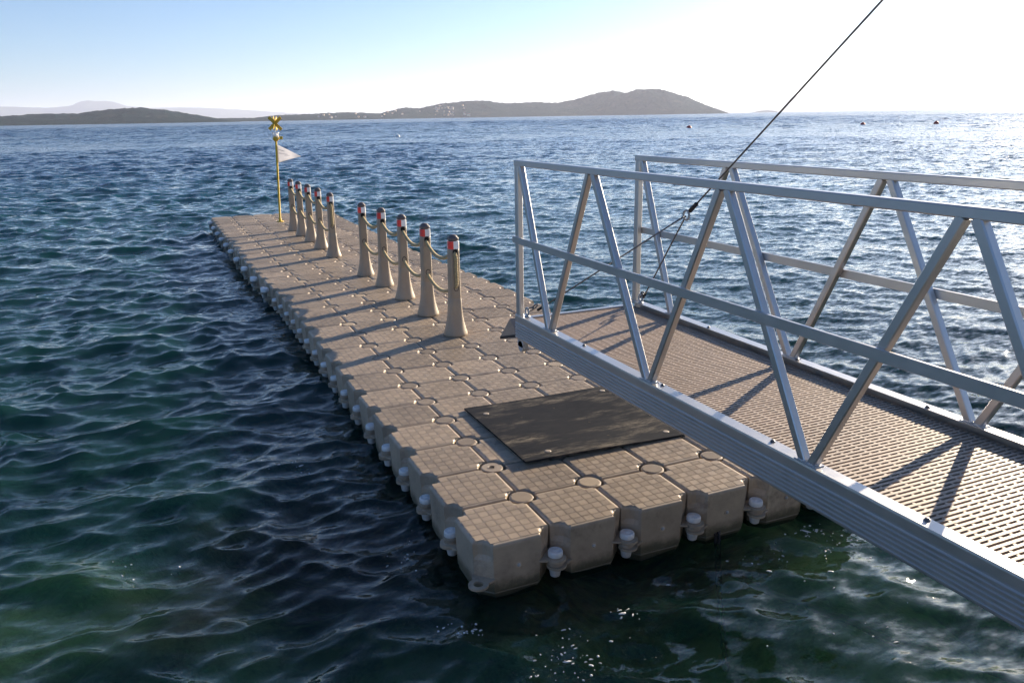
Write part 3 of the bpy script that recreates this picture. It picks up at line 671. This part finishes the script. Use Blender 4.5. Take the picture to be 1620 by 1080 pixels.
# hinged transition plate hanging from the end
tri = [at_x(806, 504, GX0), at_x(791, 532, GX0), at_x(816, 529, GX0)]
m = MB(); m.loft([[(GX0+.004, p.y, p.z) for p in tri], [(GX1-.004, p.y, p.z) for p in tri]], 0); fl_o = gb(m, 'transition_plate', 'deck')
lo = Vector((0, 0, -.022)); q = [tri[1], tri[2], tri[2]+lo, tri[1]+lo]
m = MB(); m.loft([[(GX0+.001, p.y, p.z) for p in q], [(GX1-.001, p.y, p.z) for p in q]], 0); gb(m, 'rubber_edge', 'blackrub', fl_o)

# ------------------------------------------------------------------ LIFTING WIRE
lw = tag(empty('lifting_wire', (0, 0, 0)), 'steel wire with two-legged bridle and shackles holding up the gangway end', 'cable')
J = Vector((1.451, .166, 1.781)); J2 = Vector((1.455, -1.142, 2.813)); dirc = (J2-J).normalized()
EN, EF = Vector((GX0+.045, GY0-.115, GZ)), Vector((GX1-.045, GY0-.115, GZ))
m = MB(); m.tube([J+dirc*.05, J+dirc*8], .0050, 8); m.build('main_wire', 'steel', lw)
m = MB(); m.tube([J+dirc*.045, J+dirc*.12], .013, 8); m.build('wire_clamp', 'blackrub', lw)
m = MB(); a_ = dirc; b_ = Vector((0, 0, 1)).cross(a_).normalized(); c_ = a_.cross(b_); m.tube([J+(a_*math.cos(t)+c_*math.sin(t))*.028 for t in [2*math.pi*k/18 for k in range(18)]], .007, 7, closed=True); m.build('bridle_ring', 'galv', lw)
for E_ in (EN, EF):
    dv = (J-E_).normalized()
    m = MB(); m.tube([E_+dv*.135, J-dv*.02], .0052, 8); m.build('bridle_wire', 'steel', lw)
    m = MB(); m.tube([E_+dv*.125, E_+dv*.20], .010, 8); m.build('wire_clamp', 'blackrub', lw)
    m = MB(); m.lathe([(.022, -.001), (.022, .006), (.010, .008), (.010, .016)], 12, c=tuple(E_)); ec = E_+Vector((0, 0, .040)); hv = Vector((0, dv.y, 0)).normalized()
    m.tube([ec+(Vector((0, 1, 0))*math.cos(t)+Vector((0, 0, 1))*math.sin(t))*.026 for t in [2*math.pi*k/18 for k in range(18)]], .008, 7, closed=True); m.build('eye_bolt', 'galv', lw)
    s0 = ec+dv*.026; sd = dv.cross(Vector((0, 1, 0))).normalized()
    m = MB()
    for ofs in (.0, .05):
        cc = s0+dv*(.018+ofs); sx_ = sd if ofs == 0 else dv.cross(sd).normalized()
        m.tube([cc+dv*.030*math.cos(t)+sx_*.014*math.sin(t) for t in [2*math.pi*k/16 for k in range(16)]], .0055, 6, closed=True)
    m.build('shackle', 'steel', lw)

# ------------------------------------------------------------------ things in the water
def sea_z(x, y):
    X, Y, Z = seadata; k = np.argmin((X-x)**2+(Y-y)**2); return WZ+float(Z.ravel()[k])
def buoy(u, v, r_, mat, label):
    p = at_z(u, v, WZ); e = empty('buoy', (p.x, p.y, WZ+.02)); tag(e, label, 'buoy')
    m = MB(); m.lathe([(.15*r_, -.6*r_), (.7*r_, -.45*r_), (1*r_, 0), (.92*r_, .45*r_), (.55*r_, .8*r_), (.2*r_, .92*r_), (.12*r_, 1.1*r_)], 18); m.build('float_body', mat, e)
    m = MB(); m.tube([(.13*r_*math.cos(t), 0, 1.18*r_+.13*r_*math.sin(t)) for t in [2*math.pi*k/12 for k in range(12)]], .03*r_, 6, closed=True); m.build('lifting_eye', 'galv', e)
buoy(1090, 203, .50, 'buoyred', 'red mooring buoy afloat in front of the highest wooded hill')
buoy(1365, 198, .50, 'buoyred', 'red mooring buoy afloat in line with the far pale mountains')
buoy(1481, 196, .50, 'buoyred', 'red mooring buoy afloat in the glittering water towards the sun')
buoy(629, 217, .36, 'bandwhite', 'pale mooring buoy afloat off the village shore')
# chain hanging from the dock front and a dark hose under the surface
m = MB(); pts = [Vector((1.70, .02, -.30)), Vector((1.66, -.05, -.45)), Vector((1.60, -.16, -.62)), Vector((1.50, -.34, -.80)), Vector((1.38, -.55, -.98))]
Q = []
for a, b in zip(pts, pts[1:]): Q += [a.lerp(b, k/5) for k in range(5)]
for k, p in enumerate(Q[:-1]):
    d = (Q[k+1]-p).normalized(); sx_ = d.cross(Vector((1, .2, 0))).normalized() if k % 2 else d.cross(Vector((.2, 1, 0))).normalized()
    m.tube([p+d*.034*math.cos(t)+sx_*.018*math.sin(t) for t in [2*math.pi*q/12 for q in range(12)]], .008, 6, closed=True)
tag(m.build('mooring_chain', 'blackrub'), 'dark mooring chain running from the dock front down into the water', 'chain')
hp = [at_z(u, v, -.41) for u, v in ((1150, 905), (1240, 945), (1330, 975), (1420, 1018), (1520, 1045), (1640, 1085), (1760, 1110))]
m = MB(); Q = []
for a, b in zip(hp, hp[1:]): Q += [a.lerp(b, k/8)+Vector((0, 0, .015*math.sin(k*.8))) for k in range(8)]
for _ in range(6): Q = [Q[0]]+[(Q[k-1]+Q[k]*2+Q[k+1])/4 for k in range(1, len(Q)-1)]+[Q[-1]]
m.tube(Q, .022, 10); tag(m.build('water_hose', 'blackrub'), 'black hose snaking just under the water beside the gangway', 'hose')
# foam bubbles
def foam_mat():
    t = NT('foam'); t.princ(Base_Color=(.78, .80, .80), Roughness=.35); return t.m
FM = foam_mat(); m = MB()
def bub(u, v, r_):
    p = at_z(u, v, WZ); z = sea_z(p.x, p.y)
    d = ray(u, v); p = CAM+d*((z-CAM.z)/d.z)
    if random.random() < .45: m.lathe([(r_, -.003), (r_*.93, r_*.30), (r_*.6, r_*.55), (r_*.15, r_*.66)], 8, c=(p.x, p.y, z)); return
    n_ = random.randint(6, 9); a0 = random.gauss(-.25, .5); ex = random.uniform(1.6, 4.5)
    rad = [r_*random.uniform(.5, 1.25) for _ in range(n_)]
    def rg(k_, dz): return [(p.x+math.cos(a0)*rr*k_*ex*math.cos(6.283*i/n_)-math.sin(a0)*rr*k_*math.sin(6.283*i/n_), p.y+math.sin(a0)*rr*k_*ex*math.cos(6.283*i/n_)+math.cos(a0)*rr*k_*math.sin(6.283*i/n_), z+dz) for i, rr in enumerate(rad)]
    m.loft([rg(1, -.004), rg(1, .001), rg(.6, .003)], 0)
for cu, cv, su, sv, n_ in ((472, 742, 9, 5, 12), (462, 735, 18, 7, 8), (915, 1030, 34, 20, 34), (880, 1055, 26, 14, 16), (985, 968, 18, 6, 12), (1290, 842, 22, 6, 26), (1320, 868, 20, 10, 18), (1330, 960, 90, 40, 14), (735, 996, 20, 6, 26), (640, 880, 16, 20, 14), (225, 905, 30, 14, 8), (1205, 886, 20, 8, 12)):
    for _ in range(n_): bub(random.gauss(cu, su), min(1075, random.gauss(cv, sv)), random.choice((.0015, .002, .002, .0025, .003, .003, .004, .007)))
me_o = m.build('foam', FM); tag(me_o, 'scattered white foam bubbles floating on the water', 'foam', kind='stuff')

# ------------------------------------------------------------------ haze
m = MB(); m.box((-42000, -42000, -16), (42000, 42000, 400))
hz = m.build('haze', []); 
t = NT('sea haze'); v = t.n('VolumePrincipled'); v.inputs['Color'].default_value = (.72, .80, 1, 1); v.inputs['Density'].default_value = 7.2e-5; v.inputs['Anisotropy'].default_value = .28
t.l(v.outputs[0], t.out.inputs['Volume']); hz.data.materials.append(t.m); tag(hz, 'thin pale sea haze in the air', 'haze', kind='stuff')
